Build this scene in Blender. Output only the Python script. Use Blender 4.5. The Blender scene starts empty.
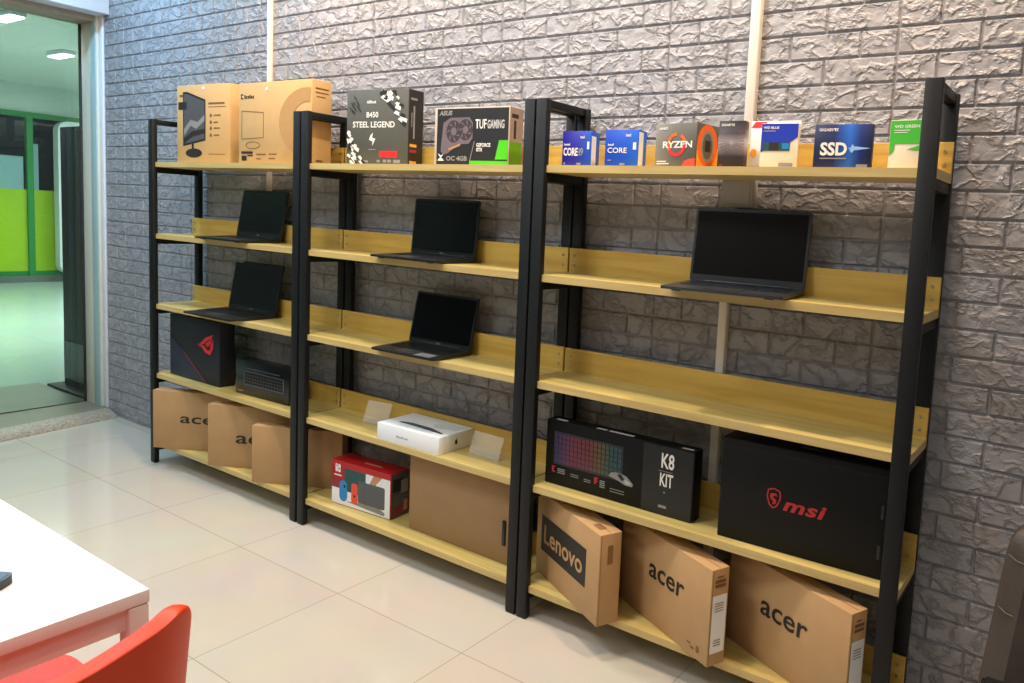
import bpy, bmesh, math, random
from mathutils import Vector, Matrix
random.seed(7)
scene = bpy.context.scene
COL = scene.collection
R = math.radians

# ------------------------------------------------------------------ materials
def lin(h):
    h = h.lstrip('#')
    o = []
    for i in (0, 2, 4):
        c = int(h[i:i+2], 16) / 255
        o.append(c / 12.92 if c <= .04045 else ((c + .055) / 1.055) ** 2.4)
    return (*o, 1)

def mat(name, color, rough=.5, metal=0, noise=0, nscale=30, spec=.5, bump=0, bscale=200, coat=0):
    m = bpy.data.materials.new(name)
    m.use_nodes = True
    nt = m.node_tree
    b = nt.nodes['Principled BSDF']
    c = lin(color)
    b.inputs['Base Color'].default_value = c
    b.inputs['Roughness'].default_value = rough
    b.inputs['Metallic'].default_value = metal
    b.inputs['Specular IOR Level'].default_value = spec
    b.inputs['Coat Weight'].default_value = coat
    tc = nt.nodes.new('ShaderNodeTexCoord')
    if noise:
        n = nt.nodes.new('ShaderNodeTexNoise')
        n.inputs['Scale'].default_value = nscale
        n.inputs['Detail'].default_value = 4
        nt.links.new(tc.outputs['Object'], n.inputs['Vector'])
        r = nt.nodes.new('ShaderNodeValToRGB')
        r.color_ramp.elements[0].position = .3
        r.color_ramp.elements[1].position = .7
        r.color_ramp.elements[0].color = tuple(max(0, x * (1 - noise)) for x in c[:3]) + (1,)
        r.color_ramp.elements[1].color = tuple(min(1, x * (1 + noise)) for x in c[:3]) + (1,)
        nt.links.new(n.outputs['Fac'], r.inputs['Fac'])
        nt.links.new(r.outputs['Color'], b.inputs['Base Color'])
    if bump:
        n2 = nt.nodes.new('ShaderNodeTexNoise')
        n2.inputs['Scale'].default_value = bscale
        nt.links.new(tc.outputs['Object'], n2.inputs['Vector'])
        bp = nt.nodes.new('ShaderNodeBump')
        bp.inputs['Strength'].default_value = bump
        bp.inputs['Distance'].default_value = .002
        nt.links.new(n2.outputs['Fac'], bp.inputs['Height'])
        nt.links.new(bp.outputs['Normal'], b.inputs['Normal'])
    return m

def wood_mat(name, ca, cb, rough=.42):
    m = mat(name, ca, rough)
    nt = m.node_tree
    b = nt.nodes['Principled BSDF']
    tc = nt.nodes.new('ShaderNodeTexCoord')
    mp = nt.nodes.new('ShaderNodeMapping')
    mp.inputs['Scale'].default_value = (1.2, 22, 22)
    n = nt.nodes.new('ShaderNodeTexNoise')
    n.inputs['Scale'].default_value = 2.2
    n.inputs['Detail'].default_value = 6
    n.inputs['Distortion'].default_value = .6
    r = nt.nodes.new('ShaderNodeValToRGB')
    r.color_ramp.elements[0].position = .32
    r.color_ramp.elements[0].color = lin(cb)
    r.color_ramp.elements[1].position = .66
    r.color_ramp.elements[1].color = lin(ca)
    nt.links.new(tc.outputs['Object'], mp.inputs['Vector'])
    nt.links.new(mp.outputs['Vector'], n.inputs['Vector'])
    nt.links.new(n.outputs['Fac'], r.inputs['Fac'])
    nt.links.new(r.outputs['Color'], b.inputs['Base Color'])
    return m

def ramp_mat(name, stops, axis='X', length=.1, rough=.4):
    """colour bands printed along one object axis"""
    m = mat(name, '#888888', rough)
    nt = m.node_tree
    b = nt.nodes['Principled BSDF']
    tc = nt.nodes.new('ShaderNodeTexCoord')
    sp = nt.nodes.new('ShaderNodeSeparateXYZ')
    dv = nt.nodes.new('ShaderNodeMath'); dv.operation = 'DIVIDE'; dv.inputs[1].default_value = length
    r = nt.nodes.new('ShaderNodeValToRGB')
    el = r.color_ramp.elements
    while len(el) < len(stops): el.new(.5)
    for e, (p, c) in zip(el, stops):
        e.position = p; e.color = lin(c)
    nt.links.new(tc.outputs['Object'], sp.inputs[0])
    nt.links.new(sp.outputs[axis], dv.inputs[0])
    nt.links.new(dv.outputs[0], r.inputs['Fac'])
    nt.links.new(r.outputs['Color'], b.inputs['Base Color'])
    return m

M = {}
M['metal'] = mat('black_powder_coat', '#101316', .5, noise=.12, nscale=40, spec=.3, bump=.05, bscale=900)
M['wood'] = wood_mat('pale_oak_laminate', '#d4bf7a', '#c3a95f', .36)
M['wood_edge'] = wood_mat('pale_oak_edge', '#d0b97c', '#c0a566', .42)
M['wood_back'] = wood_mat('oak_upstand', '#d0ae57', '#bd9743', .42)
M['screw'] = mat('zinc_screw', '#b9b4a6', .3, .9, noise=.05)
M['kraft'] = mat('kraft_card', '#ab875b', .72, noise=.05, nscale=14)
M['kraft_light'] = mat('kraft_card_light', '#b99365', .7, noise=.04, nscale=16)
M['kraft_pale'] = mat('kraft_card_monitor', '#cda56c', .7, noise=.04, nscale=16)
M['kraft_dark'] = mat('kraft_card_dark', '#8a6339', .8, noise=.06, nscale=30)  # darker kraft tone for carton seams, slots and end marks
M['brown_card'] = mat('brown_card_plain', '#9d7d57', .75, noise=.04, nscale=12)
M['ink'] = mat('black_ink', '#221d18', .6, noise=.1, nscale=60)
M['ink_brown'] = mat('brown_ink', '#7c5630', .7, noise=.05)
M['ink_faint'] = mat('faint_ink', '#bb9058', .7, noise=.04)
M['white_ink'] = mat('white_ink', '#f2efe8', .5, noise=.02)
M['grey_ink'] = mat('grey_ink', '#8d8b88', .5, noise=.04)
M['dim_ink'] = mat('dim_grey_ink', '#4f5054', .5, noise=.04)
M['red_ink'] = mat('red_ink', '#d5202c', .45, noise=.03)
M['silver_ink'] = mat('silver_grey_ink', '#c3c1bf', .5, noise=.03)
M['grey_dark'] = mat('dark_grey_print', '#2a2a30', .5, noise=.05)
M['red_deep'] = mat('deep_red_ink', '#b3262a', .5, noise=.04)
M['red_dim'] = mat('dull_red_ink', '#8f2b33', .5, noise=.05)
M['black_card'] = mat('black_card', '#0c0d0e', .55, noise=.15, nscale=8, spec=.25)
M['navy_card'] = mat('blue_black_card', '#161a24', .5, noise=.15, nscale=8)
M['navy_pale'] = mat('blue_grey_card', '#252c3c', .5, noise=.1, nscale=8)  # paler navy of the diagonal panel on the emblem box
M['black_gloss'] = mat('black_gloss_card', '#14171a', .22, noise=.1, nscale=8)
M['lap_black'] = mat('black_laptop_plastic', '#15181b', .36, noise=.1, nscale=40)
M['lap_grey'] = mat('dark_grey_laptop_metal', '#3a3c40', .34, .4, noise=.06, nscale=40)
M['screen'] = mat('dark_screen', '#06090b', .16, noise=.05, spec=.6)
M['screen_warm'] = mat('dark_matte_screen', '#0d0908', .4, noise=.05, spec=.15)
M['key'] = mat('black_keys', '#0d0f11', .5, noise=.1)
M['key_blue'] = mat('slate_keys', '#20262e', .45, noise=.1)
M['silver'] = mat('silver_mark', '#b9bcc0', .3, .7, noise=.04)
M['white_box'] = mat('white_card', '#eef1f3', .35, noise=.015, nscale=10)
M['white_card2'] = mat('warm_white_card', '#f3e6cf', .5, noise=.02)
M['grey_body'] = mat('graphite_print', '#55595f', .4, noise=.06)
M['steel'] = mat('grey_olive_card', '#55564f', .5, noise=.06, nscale=20)
M['steel_side'] = mat('brown_black_card', '#27221e', .5, noise=.08)
M['tuf_black'] = mat('charcoal_card', '#1f1e20', .5, noise=.08)
M['tuf_side'] = mat('greige_card', '#9a867b', .6, noise=.05)
M['tuf_edge'] = mat('pale_card_edge', '#c9b6a2', .6, noise=.04)
M['gpu'] = mat('mauve_print', '#74656b', .5, noise=.1)
M['gpu_d'] = mat('dark_mauve_print', '#3b3338', .5, noise=.1)
M['green'] = mat('bright_green_print', '#4fcb16', .45, noise=.03)
M['green_dark'] = mat('leaf_green_print', '#5f9a14', .5, noise=.05)
M['green_card'] = mat('green_card', '#3fb82a', .5, noise=.03)
M['violet'] = ramp_mat('violet_blue_print', [(0, '#25209a'), (.55, '#2b2aa6'), (1, '#1656c8')], 'X', .092)
M['blue'] = ramp_mat('blue_print', [(0, '#0f45bd'), (.6, '#1152cf'), (1, '#1d66dc')], 'X', .104)
M['blue_flat'] = mat('royal_blue_print', '#1534b8', .5, noise=.03)
M['ssd'] = ramp_mat('navy_flare_print', [(0, '#141a45'), (.35, '#17235c'), (.62, '#2a6ad0'), (.8, '#17307e'), (1, '#10163c')], 'X', .138)
M['giga'] = ramp_mat('dark_burst_print', [(0, '#2a1f1c'), (.25, '#3a3038'), (.55, '#b5abab'), (.72, '#5a5058'), (1, '#221c1c')], 'Z', .122)
M['ryzen'] = ramp_mat('grey_print', [(0, '#8b8678'), (.4, '#6c6a60'), (1, '#5a594f')], 'X', .138)
M['orange_print'] = mat('orange_print', '#ee6a1c', .5, noise=.04)
M['yellow_print'] = mat('amber_print', '#f0a62a', .5, noise=.03)
M['red_box'] = mat('red_card', '#b5141c', .4, noise=.03)
M['red_bright'] = mat('bright_red_print', '#e02a2c', .45, noise=.03)
M['teal_print'] = mat('dark_teal_print', '#1f5150', .5, noise=.1)
M['skin_print'] = mat('tan_print', '#c18c70', .5, noise=.05)
M['con_blue'] = mat('cyan_blue_print', '#1d86c8', .45, noise=.03)
M['con_red'] = mat('coral_print', '#ee4d33', .45, noise=.03)
M['plastic_white'] = mat('white_plastic', '#e9e4da', .4, noise=.015)
M['plastic_grey'] = mat('ivory_socket_plastic', '#b7b4ac', .4, noise=.02)
M['table_white'] = mat('white_table_laminate', '#e9eef0', .28, noise=.01, nscale=5)
M['table_edge'] = mat('white_table_frame', '#e2d9d4', .4, noise=.02)
M['red_plastic'] = mat('orange_red_plastic', '#d93f14', .42, noise=.03, nscale=8, spec=.3)
M['leather'] = mat('brown_leather', '#3b322c', .5, noise=.15, nscale=20, bump=.25, bscale=260)
M['black_plastic'] = mat('black_plastic', '#101214', .3, noise=.1)
M['alu'] = mat('cream_aluminium', '#dcdccd', .4, noise=.02)
M['alu_teal'] = mat('cool_aluminium', '#a6c4c6', .4, noise=.02)
M['white_paint'] = mat('white_paint', '#e6e9f0', .5, noise=.015)
M['beige_frame'] = mat('beige_metal_strip', '#a99c88', .5, noise=.05)
M['gasket'] = mat('dark_gasket', '#2d3132', .6, noise=.05)
M['stand_black'] = mat('black_satin_stand', '#050708', .5, noise=.1, spec=.2)
M['corr_wall'] = mat('corridor_white', '#d6e2da', .6, noise=.02)
M['green_paint'] = mat('green_frame_paint', '#1f8a3c', .5, noise=.06)
M['lime'] = mat('lime_panel', '#a9cf06', .45, noise=.07, nscale=3)
M['dark_pane'] = mat('dark_shop_window', '#16261f', .15, noise=.2, nscale=2)
M['pale_pane'] = mat('pale_blue_pane', '#8fb4ba', .3, noise=.06, nscale=2)
M['kerb'] = mat('grey_kerb', '#6b746d', .6, noise=.08)
M['plaster_dim'] = mat('greige_plaster', '#97928a', .7, noise=.02, nscale=4)
M['plaster'] = mat('white_plaster', '#d8d6d0', .7, noise=.02, nscale=4)

def stone_mat():
    m = mat('granite_sill', '#8f8676', .5)
    nt = m.node_tree; b = nt.nodes['Principled BSDF']
    tc = nt.nodes.new('ShaderNodeTexCoord')
    v = nt.nodes.new('ShaderNodeTexNoise'); v.inputs['Scale'].default_value = 90; v.inputs['Detail'].default_value = 6
    r = nt.nodes.new('ShaderNodeValToRGB')
    r.color_ramp.elements[0].position = .36; r.color_ramp.elements[0].color = lin('#8a8172')
    r.color_ramp.elements[1].position = .66; r.color_ramp.elements[1].color = lin('#b4a996')
    nt.links.new(tc.outputs['Object'], v.inputs['Vector'])
    nt.links.new(v.outputs['Fac'], r.inputs['Fac']); nt.links.new(r.outputs['Color'], b.inputs['Base Color'])
    return m
M['stone'] = stone_mat()
M['sill_top'] = mat('olive_stone_top', '#7a7864', .45, noise=.06, nscale=12)

def tile_mat(name, ca, cb, joint, w, h, ox, oy, rough=.12):
    m = mat(name, ca, rough)
    nt = m.node_tree; b = nt.nodes['Principled BSDF']
    tc = nt.nodes.new('ShaderNodeTexCoord')
    mp = nt.nodes.new('ShaderNodeMapping'); mp.inputs['Location'].default_value = (-ox, -oy, 0)
    br = nt.nodes.new('ShaderNodeTexBrick')
    br.offset = 0; br.squash = 1
    br.inputs['Scale'].default_value = 1
    br.inputs['Mortar Size'].default_value = .0017
    br.inputs['Mortar Smooth'].default_value = .3
    br.inputs['Brick Width'].default_value = w
    br.inputs['Row Height'].default_value = h
    br.inputs['Color1'].default_value = lin(ca); br.inputs['Color2'].default_value = lin(cb)
    br.inputs['Mortar'].default_value = lin(joint)
    n = nt.nodes.new('ShaderNodeTexNoise'); n.inputs['Scale'].default_value = 3.5; n.inputs['Detail'].default_value = 5
    mx = nt.nodes.new('ShaderNodeMix'); mx.data_type = 'RGBA'; mx.blend_type = 'MULTIPLY'
    mx.inputs['Factor'].default_value = .18
    nt.links.new(tc.outputs['Object'], mp.inputs['Vector'])
    nt.links.new(mp.outputs['Vector'], br.inputs['Vector'])
    nt.links.new(tc.outputs['Object'], n.inputs['Vector'])
    nt.links.new(br.outputs['Color'], mx.inputs['A']); nt.links.new(n.outputs['Color'], mx.inputs['B'])
    nt.links.new(mx.outputs['Result'], b.inputs['Base Color'])
    return m
M['floor'] = tile_mat('cream_polished_tile', '#cbc5b8', '#c7c0b2', '#a59b88', .555, .46, .06, -.247, .1)
M['corr_floor'] = tile_mat('pale_green_tile', '#d3e2dc', '#cddcd6', '#a9beb5', .8, .8, .1, .1, .2)

def brick_mat():
    m = mat('grey_foam_brick', '#8c8c90', .32)
    nt = m.node_tree; b = nt.nodes['Principled BSDF']
    tc = nt.nodes.new('ShaderNodeTexCoord')
    def noise(scale, detail, dist=0, sc=(1, 1, 1)):
        mp = nt.nodes.new('ShaderNodeMapping'); mp.inputs['Scale'].default_value = sc
        n = nt.nodes.new('ShaderNodeTexNoise')
        n.inputs['Scale'].default_value = scale; n.inputs['Detail'].default_value = detail
        n.inputs['Distortion'].default_value = dist
        nt.links.new(tc.outputs['Object'], mp.inputs['Vector']); nt.links.new(mp.outputs['Vector'], n.inputs['Vector'])
        return n
    def math_(op, a, bb):
        k = nt.nodes.new('ShaderNodeMath'); k.operation = op
        for i, x in enumerate((a, bb)):
            if x is None: continue
            if isinstance(x, (int, float)): k.inputs[i].default_value = x
            else: nt.links.new(x, k.inputs[i])
        return k.outputs[0]
    n1 = noise(15, 5, .25, (1, 1, 1.3))
    n2 = noise(48, 4, .2)
    ridge = math_('ABSOLUTE', math_('SUBTRACT', n1.outputs['Fac'], .5), None)
    ridge = math_('MINIMUM', math_('MULTIPLY', ridge, 11), 1)
    ridge = math_('POWER', ridge, .8)
    big = noise(9, 2, .2)
    hgt = math_('ADD', math_('ADD', math_('MULTIPLY', ridge, -.55), math_('MULTIPLY', n2.outputs['Fac'], .55)), math_('MULTIPLY', big.outputs['Fac'], 1.6))
    bp = nt.nodes.new('ShaderNodeBump'); bp.inputs['Strength'].default_value = .85; bp.inputs['Distance'].default_value = .0085
    nt.links.new(hgt, bp.inputs['Height']); nt.links.new(bp.outputs['Normal'], b.inputs['Normal'])
    r = nt.nodes.new('ShaderNodeValToRGB')
    r.color_ramp.elements[0].position = .1; r.color_ramp.elements[0].color = lin('#8b8c91')
    r.color_ramp.elements[1].position = .8; r.color_ramp.elements[1].color = lin('#9d9da2')
    nt.links.new(ridge, r.inputs['Fac']); nt.links.new(r.outputs['Color'], b.inputs['Base Color'])
    return m
M['brick'] = brick_mat()
M['brick_joint'] = mat('grey_foam_joint', '#8f8f94', .6, noise=.05)

def glass_mat(name, tint, refl=.12):
    m = bpy.data.materials.new(name); m.use_nodes = True
    nt = m.node_tree
    for n in list(nt.nodes):
        if n.type != 'OUTPUT_MATERIAL': nt.nodes.remove(n)
    out = [n for n in nt.nodes if n.type == 'OUTPUT_MATERIAL'][0]
    tr = nt.nodes.new('ShaderNodeBsdfTransparent'); tr.inputs['Color'].default_value = lin(tint)
    gl = nt.nodes.new('ShaderNodeBsdfGlossy'); gl.inputs['Roughness'].default_value = .01
    fr = nt.nodes.new('ShaderNodeFresnel'); fr.inputs['IOR'].default_value = 1.5
    ad = nt.nodes.new('ShaderNodeMath'); ad.operation = 'ADD'; ad.inputs[1].default_value = refl
    mx = nt.nodes.new('ShaderNodeMixShader')
    nt.links.new(fr.outputs[0], ad.inputs[0]); nt.links.new(ad.outputs[0], mx.inputs[0])
    nt.links.new(tr.outputs[0], mx.inputs[1]); nt.links.new(gl.outputs[0], mx.inputs[2])
    nt.links.new(mx.outputs[0], out.inputs['Surface'])
    return m
M['glass'] = glass_mat('green_tinted_glass', '#e6f3ec', .02)

def frosted():
    m = bpy.data.materials.new('frosted_acrylic'); m.use_nodes = True
    nt = m.node_tree
    b = nt.nodes['Principled BSDF']
    b.inputs['Base Color'].default_value = lin('#f1eee6'); b.inputs['Roughness'].default_value = .25
    b.inputs['Alpha'].default_value = .22
    n = nt.nodes.new('ShaderNodeTexNoise'); n.inputs['Scale'].default_value = 20
    return m
M['acrylic'] = frosted()

# ------------------------------------------------------------------ mesh helpers
def new_bm(): return bmesh.new()

def add_box(bm, x0, x1, y0, y1, z0, z1, bevel=0, seg=2, mi=0):
    ret = bmesh.ops.create_cube(bm, size=1)
    vs = ret['verts']
    for v in vs:
        v.co = Vector((x0 + (v.co.x + .5) * (x1 - x0), y0 + (v.co.y + .5) * (y1 - y0), z0 + (v.co.z + .5) * (z1 - z0)))
    fs = {f for v in vs for f in v.link_faces}
    for f in fs: f.material_index = mi
    if bevel:
        es = list({e for v in vs for e in v.link_edges})
        r = bmesh.ops.bevel(bm, geom=es, offset=bevel, segments=seg, affect='EDGES', profile=.5)
        for f in r['faces']: f.material_index = mi
    return vs

def add_prism(bm, pts, y0, y1, mi=0, axis='y'):
    """extrude polygon pts (a,b): axis y -> (a,y,b); z -> (a,b,z); x -> (x,a,b)"""
    def co(a, b, c):
        return {'y': (a, c, b), 'z': (a, b, c), 'x': (c, a, b)}[axis]
    A = [bm.verts.new(co(a, b, y0)) for a, b in pts]
    B = [bm.verts.new(co(a, b, y1)) for a, b in pts]
    fs = [bm.faces.new(A), bm.faces.new(B[::-1])]
    n = len(pts)
    for i in range(n):
        fs.append(bm.faces.new((A[i], B[i], B[(i + 1) % n], A[(i + 1) % n])))
    for f in fs: f.material_index = mi
    bmesh.ops.recalc_face_normals(bm, faces=fs)

def add_cyl(bm, p0, p1, r0, r1=None, seg=16, mi=0):
    p0, p1 = Vector(p0), Vector(p1)
    r1 = r0 if r1 is None else r1
    d = (p1 - p0)
    q = d.to_track_quat('Z', 'Y').to_matrix().to_4x4()
    mtx = Matrix.Translation((p0 + p1) / 2) @ q
    ret = bmesh.ops.create_cone(bm, cap_ends=True, segments=seg, radius1=r0, radius2=r1, depth=d.length, matrix=mtx)
    for f in {f for v in ret['verts'] for f in v.link_faces}: f.material_index = mi

def rrect(x0, z0, x1, z1, r, n=5):
    out = []
    for cx, cz, a0 in ((x1 - r, z1 - r, 0), (x0 + r, z1 - r, 90), (x0 + r, z0 + r, 180), (x1 - r, z0 + r, 270)):
        for i in range(n + 1):
            a = R(a0 + 90 * i / n)
            out.append((cx + r * math.cos(a), cz + r * math.sin(a)))
    return out

def ell(cx, cz, rx, rz, n=28):
    return [(cx + rx * math.cos(2 * math.pi * i / n), cz + rz * math.sin(2 * math.pi * i / n)) for i in range(n)]

def link(name, bm, mats, parent=None, smooth=False, loc=None, rz=None):
    me = bpy.data.meshes.new(name)
    bm.to_mesh(me); bm.free()
    o = bpy.data.objects.new(name, me)
    COL.objects.link(o)
    for m in (mats if isinstance(mats, (list, tuple)) else [mats]):
        me.materials.append(M[m] if isinstance(m, str) else m)
    if parent: o.parent = parent
    if loc: o.location = loc
    if rz is not None: o.rotation_euler.z = rz
    if smooth:
        for p in me.polygons: p.use_smooth = True
        try: me.set_sharp_from_angle(angle=R(35))
        except Exception: pass
    return o

def tag(o, label=None, cat=None, group=None, kind=None):
    if label: o['label'] = label
    if cat: o['category'] = cat
    if group: o['group'] = group
    if kind: o['kind'] = kind
    return o

def empty(name, loc, rz=0):
    o = bpy.data.objects.new(name, None)
    COL.objects.link(o)
    o.location = loc; o.rotation_euler.z = rz
    o.empty_display_size = .05
    return o

def struct(o): o['kind'] = 'structure'; return o

def boxobj(name, m, x0, x1, y0, y1, z0, z1, bevel=0, parent=None, seg=2):
    bm = new_bm(); add_box(bm, x0, x1, y0, y1, z0, z1, bevel, seg)
    return link(name, bm, m, parent, smooth=bevel > 0)

# ---- lettering and printed marks on box faces
def facemap(face, w, d, h, off):
    if face == 'front': return lambda a, b, t: (a, -off - t, b)
    if face == 'right': return lambda a, b, t: (w + off + t, a, b)
    if face == 'top': return lambda a, b, t: (a, b, h + off + t)

def text_bm(s, width, height, bold=0, shear=0, space=1):
    cu = bpy.data.curves.new('t', 'FONT')
    cu.body = s; cu.size = 1; cu.offset = bold; cu.shear = shear; cu.space_character = space
    cu.resolution_u = 3
    o = bpy.data.objects.new('t', cu); COL.objects.link(o)
    dg = bpy.context.evaluated_depsgraph_get()
    me = bpy.data.meshes.new_from_object(o.evaluated_get(dg))
    bpy.data.objects.remove(o); bpy.data.curves.remove(cu)
    bm = new_bm(); bm.from_mesh(me); bpy.data.meshes.remove(me)
    xs = [v.co.x for v in bm.verts]; ys = [v.co.y for v in bm.verts]
    x0, x1, y0, y1 = min(xs), max(xs), min(ys), max(ys)
    sy = height / (y1 - y0)
    sx = sy if width is None else width / (x1 - x0)
    for v in bm.verts:
        v.co.x = (v.co.x - x0) * sx; v.co.y = (v.co.y - y0) * sy; v.co.z = 0
    return bm

def text(parent, s, x, z, height, m, width=None, face='front', dims=(0, 0, 0), bold=.02, shear=0, off=.0012, name='lettering', rot=False, space=1):
    bm = text_bm(s, width, height, bold, shear, space)
    f = facemap(face, *dims, off)
    for v in bm.verts:
        a, b = v.co.x, v.co.y
        if rot: a, b = -b, a
        v.co = Vector(f(x + a, z + b, 0))
    return link(name, bm, m, parent)

def marks(parent, name, polys, m, face='front', dims=(0, 0, 0), off=.0006, th=.0003):
    """flat printed shapes; m may be a list and polys then (pts, index)"""
    bm = new_bm()
    f = facemap(face, *dims, off)
    for i, p in enumerate(polys):
        pts, mi = p if isinstance(p, tuple) and isinstance(p[1], int) else (p, 0)
        A = [bm.verts.new(f(a, b, th + i * 2e-5)) for a, b in pts]
        fc = bm.faces.new(A); fc.material_index = mi
        fc.normal_update()
        B = [bm.verts.new(f(a, b, 0)) for a, b in pts]
        for k in range(len(pts)):
            g = bm.faces.new((A[k], B[k], B[(k + 1) % len(pts)], A[(k + 1) % len(pts)])); g.material_index = mi
    bmesh.ops.recalc_face_normals(bm, faces=bm.faces[:])
    return link(name, bm, m, parent)

def rect(x0, z0, x1, z1): return [(x0, z0), (x1, z0), (x1, z1), (x0, z1)]

def bars(x, z, w, n, step, t, jitter=.3):
    return [rect(x, z - i * step, x + w * (1 - jitter * random.random()), z - i * step + t) for i in range(n)]

def carton(name, w, d, h, m, loc, ang, label, cat, group=None, bevel=.0025, tilt=0):
    bm = new_bm(); add_box(bm, 0, w, 0, d, 0, h, bevel)
    o = link(name, bm, m, smooth=True, loc=loc)
    o.rotation_euler = (R(tilt), 0, R(ang))
    tag(o, label, cat, group)
    return o

# ------------------------------------------------------------------ the room
WALL = .255
XL, XR, YF, ZC = -1.15, 5.0, -4.2, 2.75
struct(boxobj('floor', 'floor', -1.0, XR, YF, WALL + .1, -.06, 0))
struct(boxobj('ceiling', 'plaster', XL, XR, YF, WALL + .1, ZC, ZC + .06))
struct(boxobj('wall_right', 'plaster_dim', XR, XR + .08, YF, WALL, 0, ZC))
struct(boxobj('wall_front', 'plaster_dim', XL, XR, YF - .08, YF, 0, ZC))
# brick-panelled back wall: one mesh of raised bricks on a backing slab
bm = new_bm()
add_box(bm, -1.02, XR, WALL + .006, WALL + .1, 0, ZC, 0, mi=1)
P, RH, Z0 = .67, .068, 1.441
k0 = -int(Z0 / RH) - 1
for k in range(k0, 21):
    za, zb = Z0 + k * RH, Z0 + (k + 1) * RH
    za, zb = max(za, 0), min(zb, ZC)
    if zb - za < .01: continue
    js = [0, .195, .385, .575, .67] if k % 2 == 0 else [0, .1, .291, .482, .67]
    for p in range(-3, 7):
        bx = 1.888 - 2 * P + p * P
        for a, b in zip(js[:-1], js[1:]):
            x0, x1 = max(bx + a, -1.015), min(bx + b, XR)
            if x1 - x0 < .012: continue
            g, dpt, bv = .0014, .006, .0045
            o4 = [(x0 + g, za + g), (x1 - g, za + g), (x1 - g, zb - g), (x0 + g, zb - g)]
            i4 = [(x0 + g + bv, za + g + bv), (x1 - g - bv, za + g + bv), (x1 - g - bv, zb - g - bv), (x0 + g + bv, zb - g - bv)]
            if i4[1][0] <= i4[0][0] or i4[2][1] <= i4[1][1]: continue
            O = [bm.verts.new((x, WALL + .006, z)) for x, z in o4]
            I = [bm.verts.new((x, WALL + .006 - dpt, z)) for x, z in i4]
            bm.faces.new(I)
            for q in range(4):
                bm.faces.new((O[q], O[(q + 1) % 4], I[(q + 1) % 4], I[q]))
wb = struct(link('wall_back', bm, ['brick', 'brick_joint']))

# ---- storefront on the left: stone sill, jamb, glass, fascia
bm = new_bm()
prof = [(-1.92, -.05), (-.815, -.05)] + [(-.797, 0), (-.799, .006), (-.806, .013), (-.82, .02), (-.84, .026), (-.865, .03), (-.895, .033), (-.925, .034), (-1.92, .034)]
add_prism(bm, [(x, z) for x, z in prof], -4.2, .24)
for f in bm.faces:
    if f.normal.z > .9 and f.calc_center_median().x < -.93: f.material_index = 1
sill = link('trim_1', bm, ['stone', 'sill_top'], smooth=True)
# the sill runs slightly out of square with the wall
for v in sill.data.vertices:
    v.co.x += -.146 * (v.co.y + .32) if v.co.x > -1.5 else 0
struct(sill)

win = empty('window_1', (0, 0, 0)); struct(win)
GX = -1.24
boxobj('glass_pane', 'glass', GX - .004, GX + .004, -4.1, .226, .036, 2.19, parent=win)
boxobj('bottom_channel', 'gasket', GX - .006, GX + .006, -4.1, .2, .03, .038, .001, win)
bm = new_bm(); add_box(bm, -1.245, -1.055, .236, WALL, .034, 2.225, .003); 
jamb = link('jamb', bm, 'alu', win, True)
bm = new_bm(); add_box(bm, -1.125, -1.058, .231, .237, .034, 2.225, .001)
link('jamb_cover', bm, 'alu_teal', win, True)
bm = new_bm(); add_box(bm, -1.045, -1.012, .246, WALL + .004, .034, 2.225, .003)
link('wall_strip', bm, 'white_paint', win, True)
bm = new_bm(); add_box(bm, GX - .006, GX + .004, .224, .237, .034, 2.2, .001)
link('gasket', bm, 'gasket', win, True)
boxobj('top_rail', 'beige_frame', -1.26, -1.06, -4.1, WALL, 2.185, 2.235, .003, win)
fas = struct(boxobj('trim_2', 'white_paint', -1.22, -.945, YF, WALL, 2.215, ZC, .003))
struct(boxobj('wall_left', 'plaster', XL - .08, XL - .02, YF, .24, 2.235, ZC))

# ---- corridor beyond the glass
XF = -8.54
struct(boxobj('corridor_floor', 'corr_floor', XF - .5, -1.85, -4.2, 6, -.06, 0))
struct(boxobj('corridor_ceiling', 'corr_wall', XF - .5, XL - .09, -4.2, 6, 2.64, 2.7))
bm = new_bm()
add_box(bm, XF - .4, XF - .3, -3, 6, 0, 2.66, mi=0)
far = struct(link('wall_far', bm, 'dark_pane'))
boxobj('bulkhead', 'corr_wall', XF - .3, XF, -3, 6, 2.27, 2.66, 0, far)
boxobj('kerb', 'kerb', XF - .3, XF + .04, -3, 6, 0, .09, 0, far)
boxobj('beam', 'green_paint', XF - .05, XF + .03, -3, 6, 2.2, 2.27, 0, far)
for y in (1.1, 2.5, 3.85):
    boxobj('frame_post', 'green_paint', XF - .05, XF + .03, y, y + .07, .09, 2.2, 0, far)
for y0, y1 in ((-.3, 1.1), (1.17, 2.5), (2.57, 3.85), (3.92, 5.2)):
    boxobj('lime_panel', 'lime', XF - .04, XF - .01, y0, y1, .15, 1.245, 0, far)
    boxobj('frame_rail', 'green_paint', XF - .045, XF, y0, y1, .09, .15, 0, far)
for y0, y1 in ((-.3, 1.1), (1.17, 2.47)):
    boxobj('pale_pane', 'pale_pane', XF - .04, XF - .015, y0, y1, 1.245, 1.68, 0, far)
boxobj('pale_pane', 'pale_pane', XF - .04, XF - .015, 2.57, 2.64, 1.245, 1.86, 0, far)
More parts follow.
